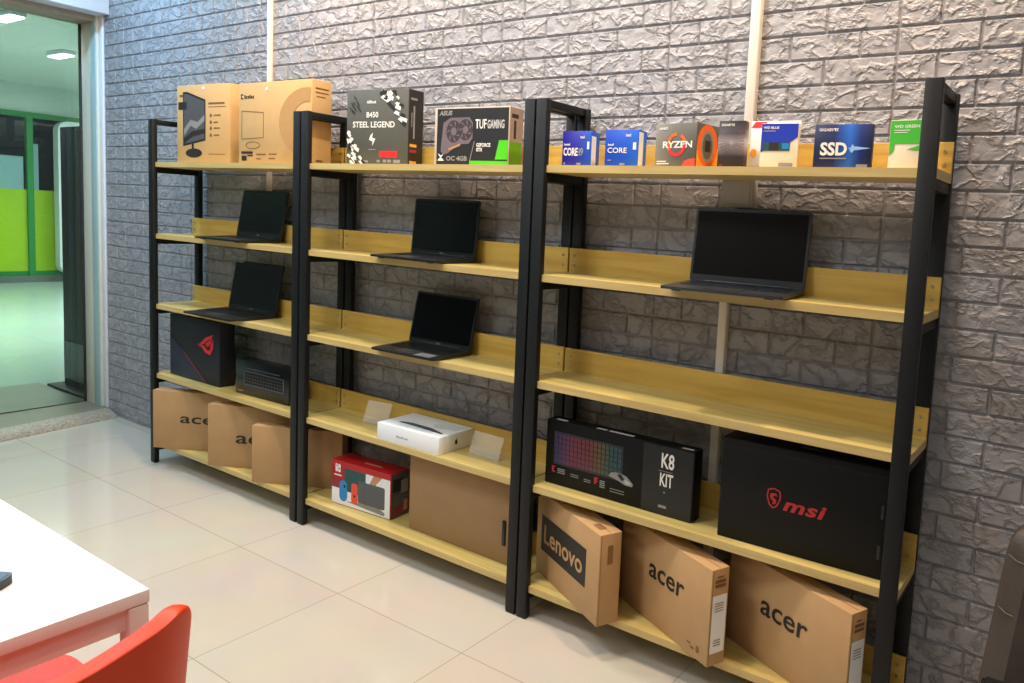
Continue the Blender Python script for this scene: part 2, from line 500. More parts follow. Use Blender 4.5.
# white rounded portal standing before the far wall
bm = new_bm()
outer, inner = rrect(2.77, .12, 4.3, 2.19, .13, 8), rrect(2.85, .2, 4.22, 2.1, .08, 8)
n = len(outer)
ring = []
for x in (XF + .1, XF + .25):
    ring.append(([bm.verts.new((x, a, b)) for a, b in outer], [bm.verts.new((x, a, b)) for a, b in inner]))
for i in range(n):
    j = (i + 1) % n
    (o0, i0), (o1, i1) = ring
    for q in ((o1[i], o1[j], i1[j], i1[i]), (o0[i], i0[i], i0[j], o0[j]), (o0[i], o0[j], o1[j], o1[i]), (i0[i], i1[i], i1[j], i0[j])):
        bm.faces.new(q)
bmesh.ops.recalc_face_normals(bm, faces=bm.faces[:])
fr = link('display_frame', bm, 'white_paint')
tag(fr, 'white round-cornered display frame across the corridor, seen through the glass behind the black column', 'display frame')
bm = new_bm(); add_prism(bm, rrect(2.845, .195, 4.225, 2.105, .08, 8), XF + .12, XF + .16, axis='x')
link('dark_board', bm, 'stand_black', fr)
for y in (2.9, 4.1): boxobj('foot', 'white_paint', XF + .08, XF + .27, y, y + .1, 0, .13, 0, fr)

# corridor's own ceiling lights, seen through the glass
for i, (x, y) in enumerate(((-5.3, 1.687), (-3.83, .77), (-2.7, -1.4), (-6.6, -1.0))):
    e = empty('ceiling_light', (x, y, 2.6))
    bm = new_bm(); add_box(bm, -.19, .19, -.06, .06, 0, .04, .008)
    link('housing', bm, 'white_paint', e, True)
    bm = new_bm(); add_box(bm, -.175, .175, -.05, .05, -.012, 0, .004)
    mm = bpy.data.materials.get('lamp_diffuser')
    if not mm:
        mm = bpy.data.materials.new('lamp_diffuser'); mm.use_nodes = True
        b = mm.node_tree.nodes['Principled BSDF']
        b.inputs['Emission Color'].default_value = (.9, 1, 1, 1); b.inputs['Emission Strength'].default_value = 9
    link('diffuser', bm, mm, e, True)
    if i < 2:
        tag(e, ('ceiling light nearer the far wall, seen through the glass left of the jamb', 'ceiling light nearer the glass, seen at the left end of the pane')[i], 'ceiling light', 'corridor ceiling lights')
    else:
        tag(e, ('corridor ceiling light out past the glass, opposite the table', 'corridor ceiling light near the far lime panels, beyond the left edge')[i - 2], 'ceiling light', 'corridor ceiling lights')

# black column stand outside the jamb
e = empty('column_stand', (-1.56, .32, .034))
tag(e, 'tall black column stand on a flat plate, outside the glass beside the white jamb', 'stand')
boxobj('base_plate', 'stand_black', -.23, .29, -.08, .14, 0, .016, .004, e)
boxobj('column', 'stand_black', -.14, .17, -.02, .06, .016, 1.605, .006, e)
boxobj('side_rail', 'stand_black', -.175, -.14, 0, .04, .62, 1.53, .004, e)
bm = new_bm(); add_box(bm, -.13, .16, -.024, -.018, .06, .3, .002)
link('lower_cover', bm, 'black_gloss', e)

# ------------------------------------------------------------------ shelving racks
RW, PW, PD, H = 1.1257, .0385, .022, 1.6
SZ = [1.407, 1.082, .757, .431, .106]
ST, BH = .0215, .0775
SF, BY0, BY1, RY = .012, .196, .205, .226
def make_rack(loc, label):
    root = empty('shelving_rack', loc)
    tag(root, label, 'shelving rack', 'three black shelving racks along the brick wall')
    for x in (0, RW - PW):
        for y in (0, BY1):
            bm = new_bm()
            add_box(bm, x, x + PW, y, y + (PD if y == 0 else RY - BY1), .006, H, .0025)
            p = link('post', bm, 'metal', root, True)
            bm = new_bm()
            add_box(bm, x + .001, x + PW - .001, y + .001, y + PD - .002, 0, .008, .002)
            link('foot_cap', bm, 'black_plastic', p, True)
        boxobj('top_rail', 'metal', x + .006, x + PW - .006, PD - .001, BY1 + .001, H - .024, H - .001, .002, root)
        for z in SZ:
            boxobj('support_bar', 'metal', x + .004, x + PW - .004, PD - .001, BY1 + .001, z - ST - .026, z - ST, .002, root)
    for z in SZ:
        bm = new_bm()
        pts = [(PW, SF), (RW - PW, SF), (RW - PW, PD), (RW, PD), (RW, BY0), (0, BY0), (0, PD), (PW, PD)]
        add_prism(bm, pts, z - ST, z, axis='z')
        for f in bm.faces:
            if f.normal.y < -.9: f.material_index = 1
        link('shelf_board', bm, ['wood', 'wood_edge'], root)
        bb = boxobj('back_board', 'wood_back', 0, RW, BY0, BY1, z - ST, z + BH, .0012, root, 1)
        for x in (PW / 2, RW - PW / 2):
            for q in (.022, .054):
                bm = new_bm()
                add_cyl(bm, (x, BY0 + .001, z + q), (x, BY0 - .002, z + q), .005, .004, 14)
                link('screw', bm, 'screw', bb, True)
    return root
RX = [0, 1.136, 2.268]
rack_labels = ['black shelving rack nearest the glass storefront, holding the two monitor cartons on top',
               'middle black shelving rack, holding the white flat box and the red console box',
               'black shelving rack nearest the armchair, holding the small blue boxes on its top shelf']
def copy_tree(o, parent=None):
    c = o.copy(); COL.objects.link(c)
    if parent: c.parent = parent
    for ch in list(o.children): copy_tree(ch, c)
    return c
rack0 = make_rack((RX[0], 0, 0), rack_labels[0])
for i in (1, 2):
    r = copy_tree(rack0); r.location = (RX[i], 0, 0); r['label'] = rack_labels[i]

Z1, Z2, Z3, Z4, Z5 = SZ

# ------------------------------------------------------------------ top shelf goods
# monitor carton with printed screen
w, d, h = .37, .09, .341
b = carton('monitor_carton', w, d, h, 'kraft_pale', (.154, .05, Z1), 4.5, 'kraft monitor carton with a printed dark screen picture, next to the storefront end', 'carton', 'monitor cartons on the top shelf')
D = (w, d, h)
marks(b, 'printed_picture', [
    ([(.045, .075), (.205, .1), (.205, .275), (.075, .312), (.045, .312)], 0),
    ([(.052, .085), (.198, .107), (.198, .268), (.075, .302), (.052, .302)], 1),
    ([(.052, .15), (.1, .19), (.15, .18), (.198, .21), (.198, .185), (.14, .15), (.1, .165), (.052, .12)], 2),
    ([(.052, .11), (.11, .14), (.198, .15), (.198, .13), (.11, .115), (.052, .085)], 3),
    (rect(.108, .045, .122, .09), 0), (ell(.122, .045, .058, .02), 0)],
    ['ink', 'dim_ink', 'grey_ink', 'ink'], dims=D)
marks(b, 'printed_tag', [rect(.012, .235, .072, .268)], 'ink', dims=D, off=.0011)
for pr in [rect(.225, .255, .335, .262), rect(.225, .243, .345, .245), rect(.262, .205, .31, .21), rect(.262, .175, .29, .18), rect(.262, .15, .305, .155), rect(.262, .12, .3, .125), rect(.02, .29, .07, .3), rect(.225, .04, .34, .042)]: marks(b, 'printed_line', [pr], 'ink_brown', dims=D)
for zz in (.207, .178, .152, .122): marks(b, 'printed_icon', [ell(.242, zz, .008, .008, 10)], 'ink_brown', dims=D)
marks(b, 'hole_dot', [ell(.19, .325, .009, .007, 14)], 'white_ink', dims=D)
# second monitor carton with line drawing
w, d, h = .462, .09, .326
b = carton('monitor_carton', w, d, h, 'kraft_pale', (.64, .05, Z1), 2.4, 'kraft monitor carton with a thin line drawing, beside the grey motherboard box', 'carton', 'monitor cartons on the top shelf')
D = (w, d, h)
fr_ = []
def outline(pts, t):
    out = []
    for (a, c), (e, f) in zip(pts, pts[1:] + pts[:1]):
        L = math.hypot(e - a, f - c); nx, nz = -(f - c) / L * t, (e - a) / L * t
        out.append([(a - nx, c - nz), (e - nx, f - nz), (e + nx, f + nz), (a + nx, c + nz)])
    return out
fr_ += outline([(.022, .1), (.165, .105), (.165, .205), (.022, .215)], .0012)
fr_ += outline(ell(.095, .075, .045, .014, 18), .0012)
fr_ += [rect(.12, .035, .18, .04), rect(.2, .037, .25, .041), rect(.12, .018, .15, .022), rect(.2, .02, .24, .024)]
marks(b, 'line_drawing', fr_, 'ink_brown', dims=D)
marks(b, 'bar_code', [rect(.022, .012, .055, .032), rect(.02, .04, .095, .05), rect(.06, .03, .095, .036)], 'ink', dims=D)
marks(b, 'logo', [rect(.016, .262, .03, .267), rect(.016, .262, .02, .28), rect(.016, .278, .03, .282)] + [rect(.04 + .011 * i, .263, .047 + .011 * i, .274 + .004 * (i % 3 == 0)) for i in range(6)], 'ink', dims=D)
a0 = []
for i in range(30):
    t0, t1 = R(75 + i * 6.5), R(75 + (i + 1) * 6.5)
    a0.append([(.43 + .165 * math.cos(t0), .165 + .13 * math.sin(t0)), (.43 + .165 * math.cos(t1), .165 + .13 * math.sin(t1)), (.43 + .08 * math.cos(t1), .165 + .075 * math.sin(t1)), (.43 + .08 * math.cos(t0), .165 + .075 * math.sin(t0))])
a0 = [[(min(x, .458), z) for x, z in q] for q in a0]
marks(b, 'printed_arc', a0, 'ink_faint', dims=D)
marks(b, 'hole_dot', [ell(.185, .298, .009, .007, 14)], 'white_ink', dims=D)
marks(b, 'hand_slot', [rrect(.03, .175, .065, .195, .006)], 'ink', 'right', D)
marks(b, 'side_print', [rect(.015, .29, .075, .296), rect(.015, .275, .075, .28), rect(.02, .26, .06, .264), rect(.02, .012, .05, .02)], 'ink_brown', 'right', D)

# motherboard box
w, d, h = .292, .08, .273
b = carton('motherboard_box', w, d, h, 'steel', (1.309, .07, Z1), 7, 'dark grey motherboard box with white speckled corners and white lettering', 'box')
D = (w, d, h)
spk = []
for i in range(46):
    t = random.random()
    x = .165 + .112 * random.random(); z = .265 - .115 * random.random() * (x - .15) / .12
    s = .004 + .009 * random.random(); a = R(-50 + 30 * random.random())
    q = [(-s, -s * .6), (s * 1.3, -s * .4), (s, s * .7), (-s * .6, s * .5)]
    spk.append(([(min(max(x + u * math.cos(a) - v * math.sin(a), .003), w - .003), min(max(z + u * math.sin(a) + v * math.cos(a), .003), h - .003)) for u, v in q], i % 2))
for i in range(34):
    z = .002 + .12 * random.random(); x = .004 + .085 * random.random() * (1 - z / .14)
    s = .005 + .01 * random.random(); a = R(-70 + 40 * random.random())
    q = [(-s, -s * .6), (s * 1.3, -s * .4), (s, s * .7), (-s * .6, s * .5)]
    spk.append(([(min(max(x + u * math.cos(a) - v * math.sin(a), .003), w - .003), min(max(z + u * math.sin(a) + v * math.cos(a), .003), h - .003)) for u, v in q], (i % 3 == 0) * 1))
for i in range(12):
    x = .01 + .05 * random.random(); z = .2 + .06 * random.random(); s = .008
    spk.append(([(x, z), (x + s, z - s * .5), (x + s * 1.8, z - s * 2), (x + s * .6, z - s)], 1))
marks(b, 'camouflage_print', spk[46:], ['white_ink', 'ink'], dims=D)
text(b, 'ASRock', .098, .222, .011, 'white_ink', .046, dims=D, bold=.03)
text(b, 'B450', .098, .172, .02, 'white_ink', .056, dims=D, bold=.02)
text(b, 'STEEL LEGEND', .032, .136, .022, 'white_ink', .2, dims=D, bold=.02)
marks(b, 'speckle_print', spk[:46], ['white_ink', 'ink'], dims=D)
marks(b, 'logo', [[(.118, .108), (.13, .118), (.126, .1), (.142, .096), (.127, .07), (.129, .086), (.112, .092)]], 'white_ink', dims=D)
marks(b, 'red_label', [rect(.163, .03, .245, .053)], 'red_bright', dims=D)
marks(b, 'icon_row', [rect(.085, .01, .108, .018), rect(.15, .012, .165, .02), rect(.18, .012, .195, .022), rect(.2, .012, .218, .022), rect(.228, .01, .26, .022), rect(.11, .056, .145, .059)], 'grey_ink', dims=D)
marks(b, 'side_panel_print', [(rect(.003, .003, d - .003, h - .003), 0), (rect(.012, .235, .045, .243), 1), (rect(.026, .1, .034, .215), 1), (rect(.016, .14, .02, .19), 1), (rect(.01, .07, .045, .08), 2), (rect(.01, .05, .045, .06), 3), (rect(.01, .008, .045, .02), 2)], ['steel_side', 'grey_ink', 'yellow_print', 'red_dim'], 'right', D)

# graphics card box
w, d, h = .313, .072, .19
b = carton('graphics_card_box', w, d, h, 'tuf_edge', (1.782, .06, Z1), 3.9, 'black graphics card box with two printed fans and a bright green corner', 'box')
D = (w, d, h)
marks(b, 'front_print', [(rect(.012, .004, w - .003, h - .004), 0)], ['tuf_black'], dims=D)
gp = [([(.03, .05), (.04, .14), (.07, .157), (.15, .157), (.165, .14), (.165, .09), (.15, .072), (.11, .07), (.06, .04), (.04, .035)], 0)]
for cx, cz, rr in ((.085, .112, .032), (.135, .117, .03)):
    gp += [(ell(cx, cz, rr, rr * 1.15), 1), (ell(cx, cz, rr * .38, rr * .42), 0)]
    for k in range(7):
        a = 2 * math.pi * k / 7
        gp.append(([(cx + rr * .4 * math.cos(a), cz + rr * .45 * math.sin(a)), (cx + rr * .85 * math.cos(a + .35), cz + rr * 1. * math.sin(a + .35)), (cx + rr * .85 * math.cos(a + .6), cz + rr * 1. * math.sin(a + .6))], 0))
gp.append(([(.065, .05), (.115, .066), (.113, .072), (.063, .056)], 2))
marks(b, 'printed_card_picture', gp, ['gpu', 'gpu_d', 'ink_faint'], dims=D, off=.0011)
text(b, 'ASUS', .02, .164, .016, 'grey_ink', .058, dims=D, bold=.05, shear=.2, off=.0016)
text(b, 'TUF', .176, .12, .03, 'white_ink', .046, dims=D, bold=.015, off=.0016)
text(b, 'GAMING', .226, .12, .028, 'silver_ink', .068, dims=D, bold=.03, off=.0016)
text(b, 'GEFORCE', .182, .062, .012, 'white_ink', .058, dims=D, bold=.03, off=.0016)
text(b, 'GTX', .182, .047, .012, 'white_ink', .026, dims=D, bold=.03, off=.0016)
text(b, 'OC 4GB', .055, .016, .016, 'grey_ink', .09, dims=D, bold=.04, off=.0016)
marks(b, 'emblem', [[(.018, .016), (.045, .016), (.04, .022), (.032, .026), (.045, .04), (.032, .033), (.018, .04), (.03, .026), (.022, .022)]], 'white_ink', dims=D, off=.0011)
marks(b, 'green_corner', [rect(.155, .004, w - .003, .017), [(.26, .022), (w - .003, .022), (w - .003, .083), (.275, .083)]], 'green', dims=D, off=.0011)
marks(b, 'divider_line', [[(.155, .017), (.158, .017), (.175, .08), (.172, .08)]], 'grey_ink', dims=D, off=.0011)
marks(b, 'side_print', [(rect(.002, .002, d - .002, h - .002), 0), (rect(.002, .002, d - .008, .08), 1), (rect(.01, .155, .045, .168), 2), (rect(.022, .09, .034, .148), 2)], ['tuf_side', 'green_dark', 'steel_side'], 'right', D)

# two small blue processor boxes
w, d, h = .096, .055, .105
b = carton('processor_box', w, d, h, 'violet', (2.325, .06, Z1), 8, 'small violet-blue processor box, nearest the rack post, lettered in white and numbered', 'box', 'blue processor boxes', .0015)
D = (w, d, h)
text(b, 'intel', .006, .062, .007, 'white_ink', .02, dims=D)
text(b, 'CORE', .005, .032, .024, 'white_ink', .048, dims=D, bold=.03)
text(b, 'i9', .056, .032, .024, 'silver', .015, dims=D, bold=.04)
text(b, 'intel', .06, .083, .008, 'white_ink', .014, dims=D)
marks(b, 'small_print', [rect(.006, .006, .012, .012), rect(.05, .006, .064, .012)], 'grey_ink', dims=D)
marks(b, 'white_band', [(rect(.002, .002, d * .55, h - .014), 0)], ['white_box'], 'right', D)
marks(b, 'white_tab', [rect(.083, .052, .0905, .074)], 'white_ink', dims=D)
w, d, h = .106, .055, .106
b = carton('processor_box', w, d, h, 'blue', (2.479, .06, Z1), 6, 'small bright blue processor box between the violet box and the grey and orange one', 'box', 'blue processor boxes', .0015)
D = (w, d, h)
text(b, 'intel', .01, .06, .007, 'white_ink', .018, dims=D)
text(b, 'CORE', .009, .04, .015, 'white_ink', .062, dims=D, bold=.01)
text(b, 'intel', .066, .086, .009, 'white_ink', .016, dims=D)
marks(b, 'small_print', [rect(.01, .018, .022, .021), rect(.05, .006, .066, .012)], 'grey_ink', dims=D)
marks(b, 'white_band', [rect(.002, .004, d * .55, h - .006)], 'white_box', 'right', D)
marks(b, 'white_tab', [rect(.09, .05, .1, .07)], 'white_ink', dims=D)

# grey and orange processor box
w, d, h = .138, .105, .117
b = carton('processor_box', w, d, h, 'ryzen', (2.65, .055, Z1), -8, 'grey processor box with an orange ring print and orange side with a dark window', 'box', None, .0015)
D = (w, d, h)
ringp = []
for i in range(24):
    t0, t1 = 2 * math.pi * i / 24, 2 * math.pi * (i + 1) / 24
    if 4 <= i <= 5: continue
    ringp.append(([(.073 + a * math.cos(t), .06 + a * math.sin(t)) for a, t in ((.023, t0), (.032, t0), (.032, t1), (.023, t1))], 0 if i < 14 else 1))
marks(b, 'logo_ring', ringp, ['orange_print', 'red_bright'], dims=D)
text(b, 'RYZEN', .027, .051, .018, 'white_ink', .098, dims=D, bold=.03)
text(b, 'AMD', .012, .1, .007, 'white_ink', .03, dims=D)
marks(b, 'orange_swoosh', [[(.095, .002), (.136, .002), (.136, .022), (.118, .022), (.1, .015)]], 'con_red', dims=D)
marks(b, 'small_print', [rect(.008, .008, .05, .011), rect(.008, .014, .04, .017)], 'white_card2', dims=D)
marks(b, 'orange_side', [(rect(.002, .002, d - .002, .06), 1), (ell(.05, .06, .048, .056), 0), (ell(.05, .058, .03, .042), 2), (ell(.05, .058, .023, .034), 3), (rrect(.038, .044, .064, .074, .003), 4)], ['orange_print', 'yellow_print', 'grey_ink', 'ryzen', 'ink'], 'right', D)

# dark slim box
w, d, h = .072, .03, .122
b = carton('slim_box', w, d, h, 'giga', (2.838, .06, Z1), 6, 'slim upright dark box with a pale burst print, beside the orange-sided box', 'box', None, .0012)
D = (w, d, h)
text(b, 'GIGABYTE', .007, .108, .006, 'white_ink', .036, dims=D, bold=.03)
rays = []
for k in range(22):
    a = 2 * math.pi * k / 22 + .1
    cx, cz = .036, .066
    e = [(cx + .006 * math.cos(a), cz + .004 * math.sin(a)), (cx + .034 * math.cos(a + .03), cz + .034 * math.sin(a + .03)), (cx + .034 * math.cos(a + .07), cz + .034 * math.sin(a + .07))]
    rays.append(e)
marks(b, 'burst_print', rays, 'dim_ink', dims=D)
marks(b, 'small_print', [rect(.006, .006, .014, .01)], 'red_dim', dims=D)

# white blister pack behind, with the blue and cream drive box in front
w, d, h = .132, .006, .13
b = carton('blister_pack', w, d, h, 'white_box', (2.9, .118, Z1), 4, 'flat white pack with a red tag, leaning behind the blue and cream box', 'pack', None, .0012, tilt=-6)
D = (w, d, h)
marks(b, 'red_tag', [[(.0, .112), (.042, .112), (.042, .128), (.01, .128)]], 'red_bright', dims=D)
marks(b, 'yellow_spot', [ell(.012, .045, .009, .011, 14)], 'yellow_print', dims=D)
marks(b, 'side_print', [rect(.006, .006, .034, .01)], 'red_dim', dims=D)
w, d, h = .096, .018, .114
b = carton('drive_box', w, d, h, 'white_card2', (2.953, .07, Z1), 6, 'small drive box, royal blue above and cream below, in front of the white pack', 'box', None, .0012)
D = (w, d, h)
marks(b, 'blue_print', [[(.001, .042), (.03, .05), (.075, .066), (.095, .08), (.095, .113), (.001, .113)]], 'blue_flat', dims=D)
marks(b, 'printed_drive', [(rect(.006, .045, .076, .066), 0), (rect(.022, .045, .048, .066), 1), (rect(.056, .05, .074, .064), 2)], ['teal_print', 'ink', 'con_blue'], dims=D, off=.0011)
text(b, 'WD BLUE', .006, .1, .006, 'white_ink', .04, dims=D, off=.0011)
marks(b, 'small_print', [rect(.006, .093, .038, .096), rect(.05, .006, .086, .015)], 'grey_ink', dims=D, off=.0011)
# SSD box
w, d, h = .138, .02, .107
b = carton('drive_box', w, d, h, 'ssd', (3.097, .06, Z1), 4.5, 'navy drive box with big white lettering and a blue light flare', 'box', None, .0012)
D = (w, d, h)
text(b, 'GIGABYTE', .011, .09, .007, 'white_ink', .046, dims=D, bold=.03)
text(b, 'SSD', .016, .032, .032, 'white_ink', .064, dims=D, bold=.035)
marks(b, 'print_line', [rect(.016, .024, .08, .027), rect(.104, .004, .13, .012)], 'grey_ink', dims=D)
marks(b, 'flare', [[(.08, .05), (.1, .054), (.135, .05), (.1, .045)], [(.086, .046), (.092, .06), (.1, .05), (.092, .038)]], mat('pale_flare', '#8fc2ff', .4, noise=.03), dims=D)
# green drive box
w, d, h = .088, .02, .112
b = carton('drive_box', w, d, h, 'white_card2', (3.276, .06, Z1), -4, 'small drive box, green above and cream below, half behind the rack end post', 'box', None, .0012)
D = (w, d, h)
marks(b, 'green_print', [rect(.001, .058, .087, .111), rect(.001, .042, .012, .058), [(.04, .045), (.087, .04), (.087, .056), (.075, .056)], [(.001, .03), (.012, .042), (.001, .042)]], 'green_card', dims=D)
text(b, 'WD GREEN', .01, .094, .007, 'white_ink', .056, dims=D, off=.0011)
marks(b, 'small_print', [rect(.01, .088, .045, .0895), rect(.01, .083, .04, .0845)], 'white_ink', dims=D, off=.0011)

# ------------------------------------------------------------------ laptops
def laptop(hx, hy, z, ang, w, db, L, tilt, label, cm='lap_black', sm='screen', mark=None, keym='key', sticker=False, lidmark=False, chin=.016):
    root = empty('laptop', (hx, hy, z), R(ang))
    tag(root, label, 'laptop', 'open laptops on the shelves')
    # base: wedge with rounded plan, hinge side at y=0, front at y=-db
    bm = new_bm()
    plan = rrect(-w / 2, -db, w / 2, .006, .009, 4)
    add_prism(bm, plan, .002, .016, axis='z')
    for v in bm.verts:
        t = max(0, min(1, -v.co.y / db))
        if v.co.z > .01: v.co.z = .017 - .006 * t
        else: v.co.z = .003 + .001 * t
    base = link('base', bm, cm, root, True)
    bm = new_bm()
    for sx in (-1, 1):
        for y in (-.02, -db + .02): add_box(bm, sx * w * .38 - .012, sx * w * .38 + .012, y - .004, y + .004, 0, .005, .001)
    link('rubber_foot', bm, 'black_plastic', base)
    # keys
    bm = new_bm()
    rows, cols = 5, 14
    kw, kh = w * .86 / cols, db * .46 / rows
    for r_ in range(rows):
        for c_ in range(cols):
            if r_ == rows - 1 and 4 <= c_ <= 8:
                if c_ > 4: continue
                x0 = -w * .43 + c_ * kw; x1 = x0 + kw * 5
            else:
                x0 = -w * .43 + c_ * kw; x1 = x0 + kw
            y1 = -.03 * db / .2 - r_ * kh; y0 = y1 - kh
            ym = (y0 + y1) / 2; zt = .017 - .006 * (-ym / db)
            add_box(bm, x0 + .0012, x1 - .0012, y0 + .0012, y1 - .0012, zt - .001, zt + .0018)
    link('keyboard', bm, keym, base)
    bm = new_bm()
    yt0, yt1 = -db * .93, -db * .63
    add_prism(bm, [(-.05, yt0), (.045, yt0), (.045, yt1), (-.05, yt1)], 0, .001, axis='z')
    for v in bm.verts: v.co.z += .0172 - .006 * (-v.co.y / db)
    link('touchpad', bm, 'lap_grey', base)
    if sticker:
        bm = new_bm()
        add_prism(bm, [(w * .17, -db * .95), (w * .42, -db * .95), (w * .42, -db * .72), (w * .17, -db * .72)], 0, .0006, axis='z')
        for v in bm.verts: v.co.z += .0172 - .006 * (-v.co.y / db)
        link('sticker', bm, 'silver', base)
    # lid
    bm = new_bm()
    add_prism(bm, rrect(-w / 2, 0, w / 2, L, .008, 4), -.003, .004)
    lid = link('lid', bm, cm, root, True)
    lid.location = (0, 0, .016); lid.rotation_euler = (R(-tilt), 0, 0)
    bm = new_bm()
    add_prism(bm, rect(-w / 2 + .007, chin, w / 2 - .007, L - .009), -.0036, -.0028)
    link('display', bm, sm, lid)
    bm = new_bm(); add_cyl(bm, (-w * .36, .001, .002), (w * .36, .001, .002), .006, seg=12)
    link('hinge', bm, cm, lid, True)
    bm = new_bm(); add_cyl(bm, (0, -.003, L - .0045), (0, -.0037, L - .0045), .0014, seg=10)
    link('webcam', bm, 'dim_ink', lid)
    if mark:
        t = text_bm(mark, .02, .005, .02)
        for v in t.verts: v.co = Vector((v.co.x - .01, -.0038, v.co.y + chin * .35))
        link('logo', t, 'silver', lid)
    if lidmark:
        bm = new_bm(); add_prism(bm, rect(-w / 2 + .012, L - .008, -w / 2 + .055, L - .0025), -.0039, -.003)
        link('sticker', bm, 'silver', lid)
    return root
laptop(2.899, .158, Z2, 4.5, .329, .2, .208, 7, 'large open laptop with dark grey base, in front of the wall socket', 'lap_grey', 'screen_warm', None, 'key_blue', chin=.02)
laptop(1.733, .158, Z2, -1.5, .327, .184, .2, 5, 'open black laptop on the upper middle shelf, above the one with a silver palm sticker', 'lap_black', 'screen', 'DELL')
laptop(1.733, .155, Z3, .7, .304, .177, .187, 12, 'open black laptop with a silver sticker on its palm rest, on the middle rack', 'lap_black', 'screen', 'DELL', sticker=True)
laptop(.609, .158, Z2, .9, .322, .19, .206, 10, 'open black laptop under the two monitor cartons', 'lap_black', 'screen', 'acer', chin=.022)
laptop(.571, .152, Z3, 1.4, .344, .205, .214, 10.6, 'open black laptop with silver tag on its lid, above the red-emblem box', 'lap_black', 'screen', 'ASUS', lidmark=True)

# ------------------------------------------------------------------ third-row goods (z4)
w, d, h = .415, .07, .285
b = carton('computer_box', w, d, h, 'navy_card', (.085, .049, Z4), 0, 'large blue-black box with a red eye-shaped emblem and diagonal red line', 'box')
D = (w, d, h)
marks(b, 'diagonal_panel', [[(.003, .003), (.31, .003), (.003, .19)]], 'navy_pale', dims=D)
marks(b, 'diagonal_line', [[(.306, .003), (.316, .003), (.12, .125), (.115, .122)]], 'red_dim', dims=D, off=.0011)
def ox(p): return [(.24 + x * .13, .135 + z * .095) for x, z in p]
marks(b, 'emblem', [ox([(0, .35), (.22, .5), (.5, .78), (1, 1), (.86, .8), (.55, .62), (.38, .46), (.2, .38)]),
                    ox([(.05, .28), (.25, .3), (.48, .06), (.78, 0), (.95, .3), (1, .78), (.86, .56), (.76, .22), (.6, .2), (.4, .38), (.22, .38)]),
                    ox([(.46, .48), (.62, .36), (.8, .5), (.92, .82), (.7, .64)])], 'red_ink', dims=D)
w, d, h = .36, .06, .15
b = carton('keyboard_box', w, d, h, 'black_gloss', (.62, .052, Z4), 2, 'low glossy black box beside the emblem box, printed with a faint keyboard', 'box')
D = (w, d, h)
kb = [(rrect(.06, .045, .33, .105, .005), 0)]
for r_ in range(4):
    for c_ in range(14): kb.append((rect(.066 + c_ * .0185, .05 + r_ * .0135, .082 + c_ * .0185, .061 + r_ * .0135), 1))
marks(b, 'printed_keyboard', kb, ['dim_ink', 'black_card'], dims=D)
marks(b, 'printed_line', [rect(.08, .116, .3, .119)], 'dim_ink', dims=D)
marks(b, 'small_print', [(rect(.015, .014, .055, .019), 0), (rect(.015, .023, .045, .027), 1)], ['grey_ink', 'red_dim'], dims=D)

# white flat box
w, d, h = .304, .172, .062
b = carton('tablet_box', w, d, h, 'white_box', (1.585, .012, Z4), 1.2, 'white flat shiny box with a thin computer printed on its lid', 'box', None, .002)
D = (w, d, h)
marks(b, 'printed_picture', [[(.055, .06), (.1, .072), (.2, .068), (.28, .045), (.278, .036), (.19, .044), (.1, .05), (.055, .05)]], 'dim_ink', 'top', D)
marks(b, 'printed_shade', [[(.2, .08), (.285, .1), (.288, .14), (.22, .15), (.17, .11)]], mat('pale_grey_print', '#d2d7da', .35, noise=.02), 'top', D)
text(b, 'MacBook', .1, .025, .0065, 'grey_ink', .058, dims=D)
marks(b, 'emblem', [[(.078, .024), (.083, .021), (.088, .024), (.0885, .031), (.0865, .035), (.0875, .039), (.084, .0405), (.083, .039), (.08, .04), (.077, .036), (.076, .03)], [(.083, .0415), (.0865, .046), (.0865, .043), (.0845, .041)]], 'ink', 'right', D)

# two frosted sign holders
def sign(x, y, ang, w, h, lean, label):
    root = empty('sign_holder', (x, y, Z4), R(ang))
    tag(root, label, 'sign holder', 'frosted acrylic sign holders')
    bm = new_bm(); add_box(bm, 0, w, -.002, .002, 0, h, .0008)
    p = link('panel', bm, 'acrylic', root); p.rotation_euler = (R(-lean), 0, 0); p.location.z = .001
    bm = new_bm(); add_box(bm, 0, w, -.002, .035, 0, .003, .0008)
    link('foot', bm, 'acrylic', root)
sign(1.372, .118, 10, .115, .085, 22, 'frosted sign holder leaning behind the white flat box, on its storefront side')
sign(1.937, .112, -2, .14, .078, 20, 'frosted sign holder between the white flat box and the paired rack posts')

# keyboard kit box
w, d, h = .517, .05, .203
b = carton('keyboard_box', w, d, h, 'black_card', (2.312, .061, Z4), .2, 'long black keyboard kit box with a rainbow keyboard picture', 'box', None, .004)
D = (w, d, h)
def rainbow():
    m = ramp_mat('rainbow_keys', [(0, '#262c5a'), (.2, '#41315f'), (.38, '#6d2740'), (.6, '#6d2b38'), (.75, '#5f4c2b'), (.88, '#2b5044'), (1, '#264650')], 'X', .27, .4)
    return m
rb = rainbow()
bmk = [(rect(.032, .066, .285, .17), 0)]
for r_ in range(6):
    for c_ in range(17):
        bmk.append((rect(.037 + c_ * .0145, .073 + r_ * .0158, .0485 + c_ * .0145, .0855 + r_ * .0158), 1))
marks(b, 'printed_keyboard', bmk, ['grey_dark', rb], dims=D)
marks(b, 'printed_mouse', [([(0.237, 0.074), (0.247, 0.086), (0.274, 0.092), (0.302, 0.084), (0.324, 0.066), (0.320, 0.058), (0.297, 0.058), (0.274, 0.066)], 0), ([(0.267, 0.084), (0.282, 0.088), (0.294, 0.074), (0.284, 0.068)], 1), ([(0.294, 0.076), (0.317, 0.068), (0.312, 0.062), (0.297, 0.062)], 2)], ['grey_ink', 'ink', 'silver'], dims=D, off=.0012)
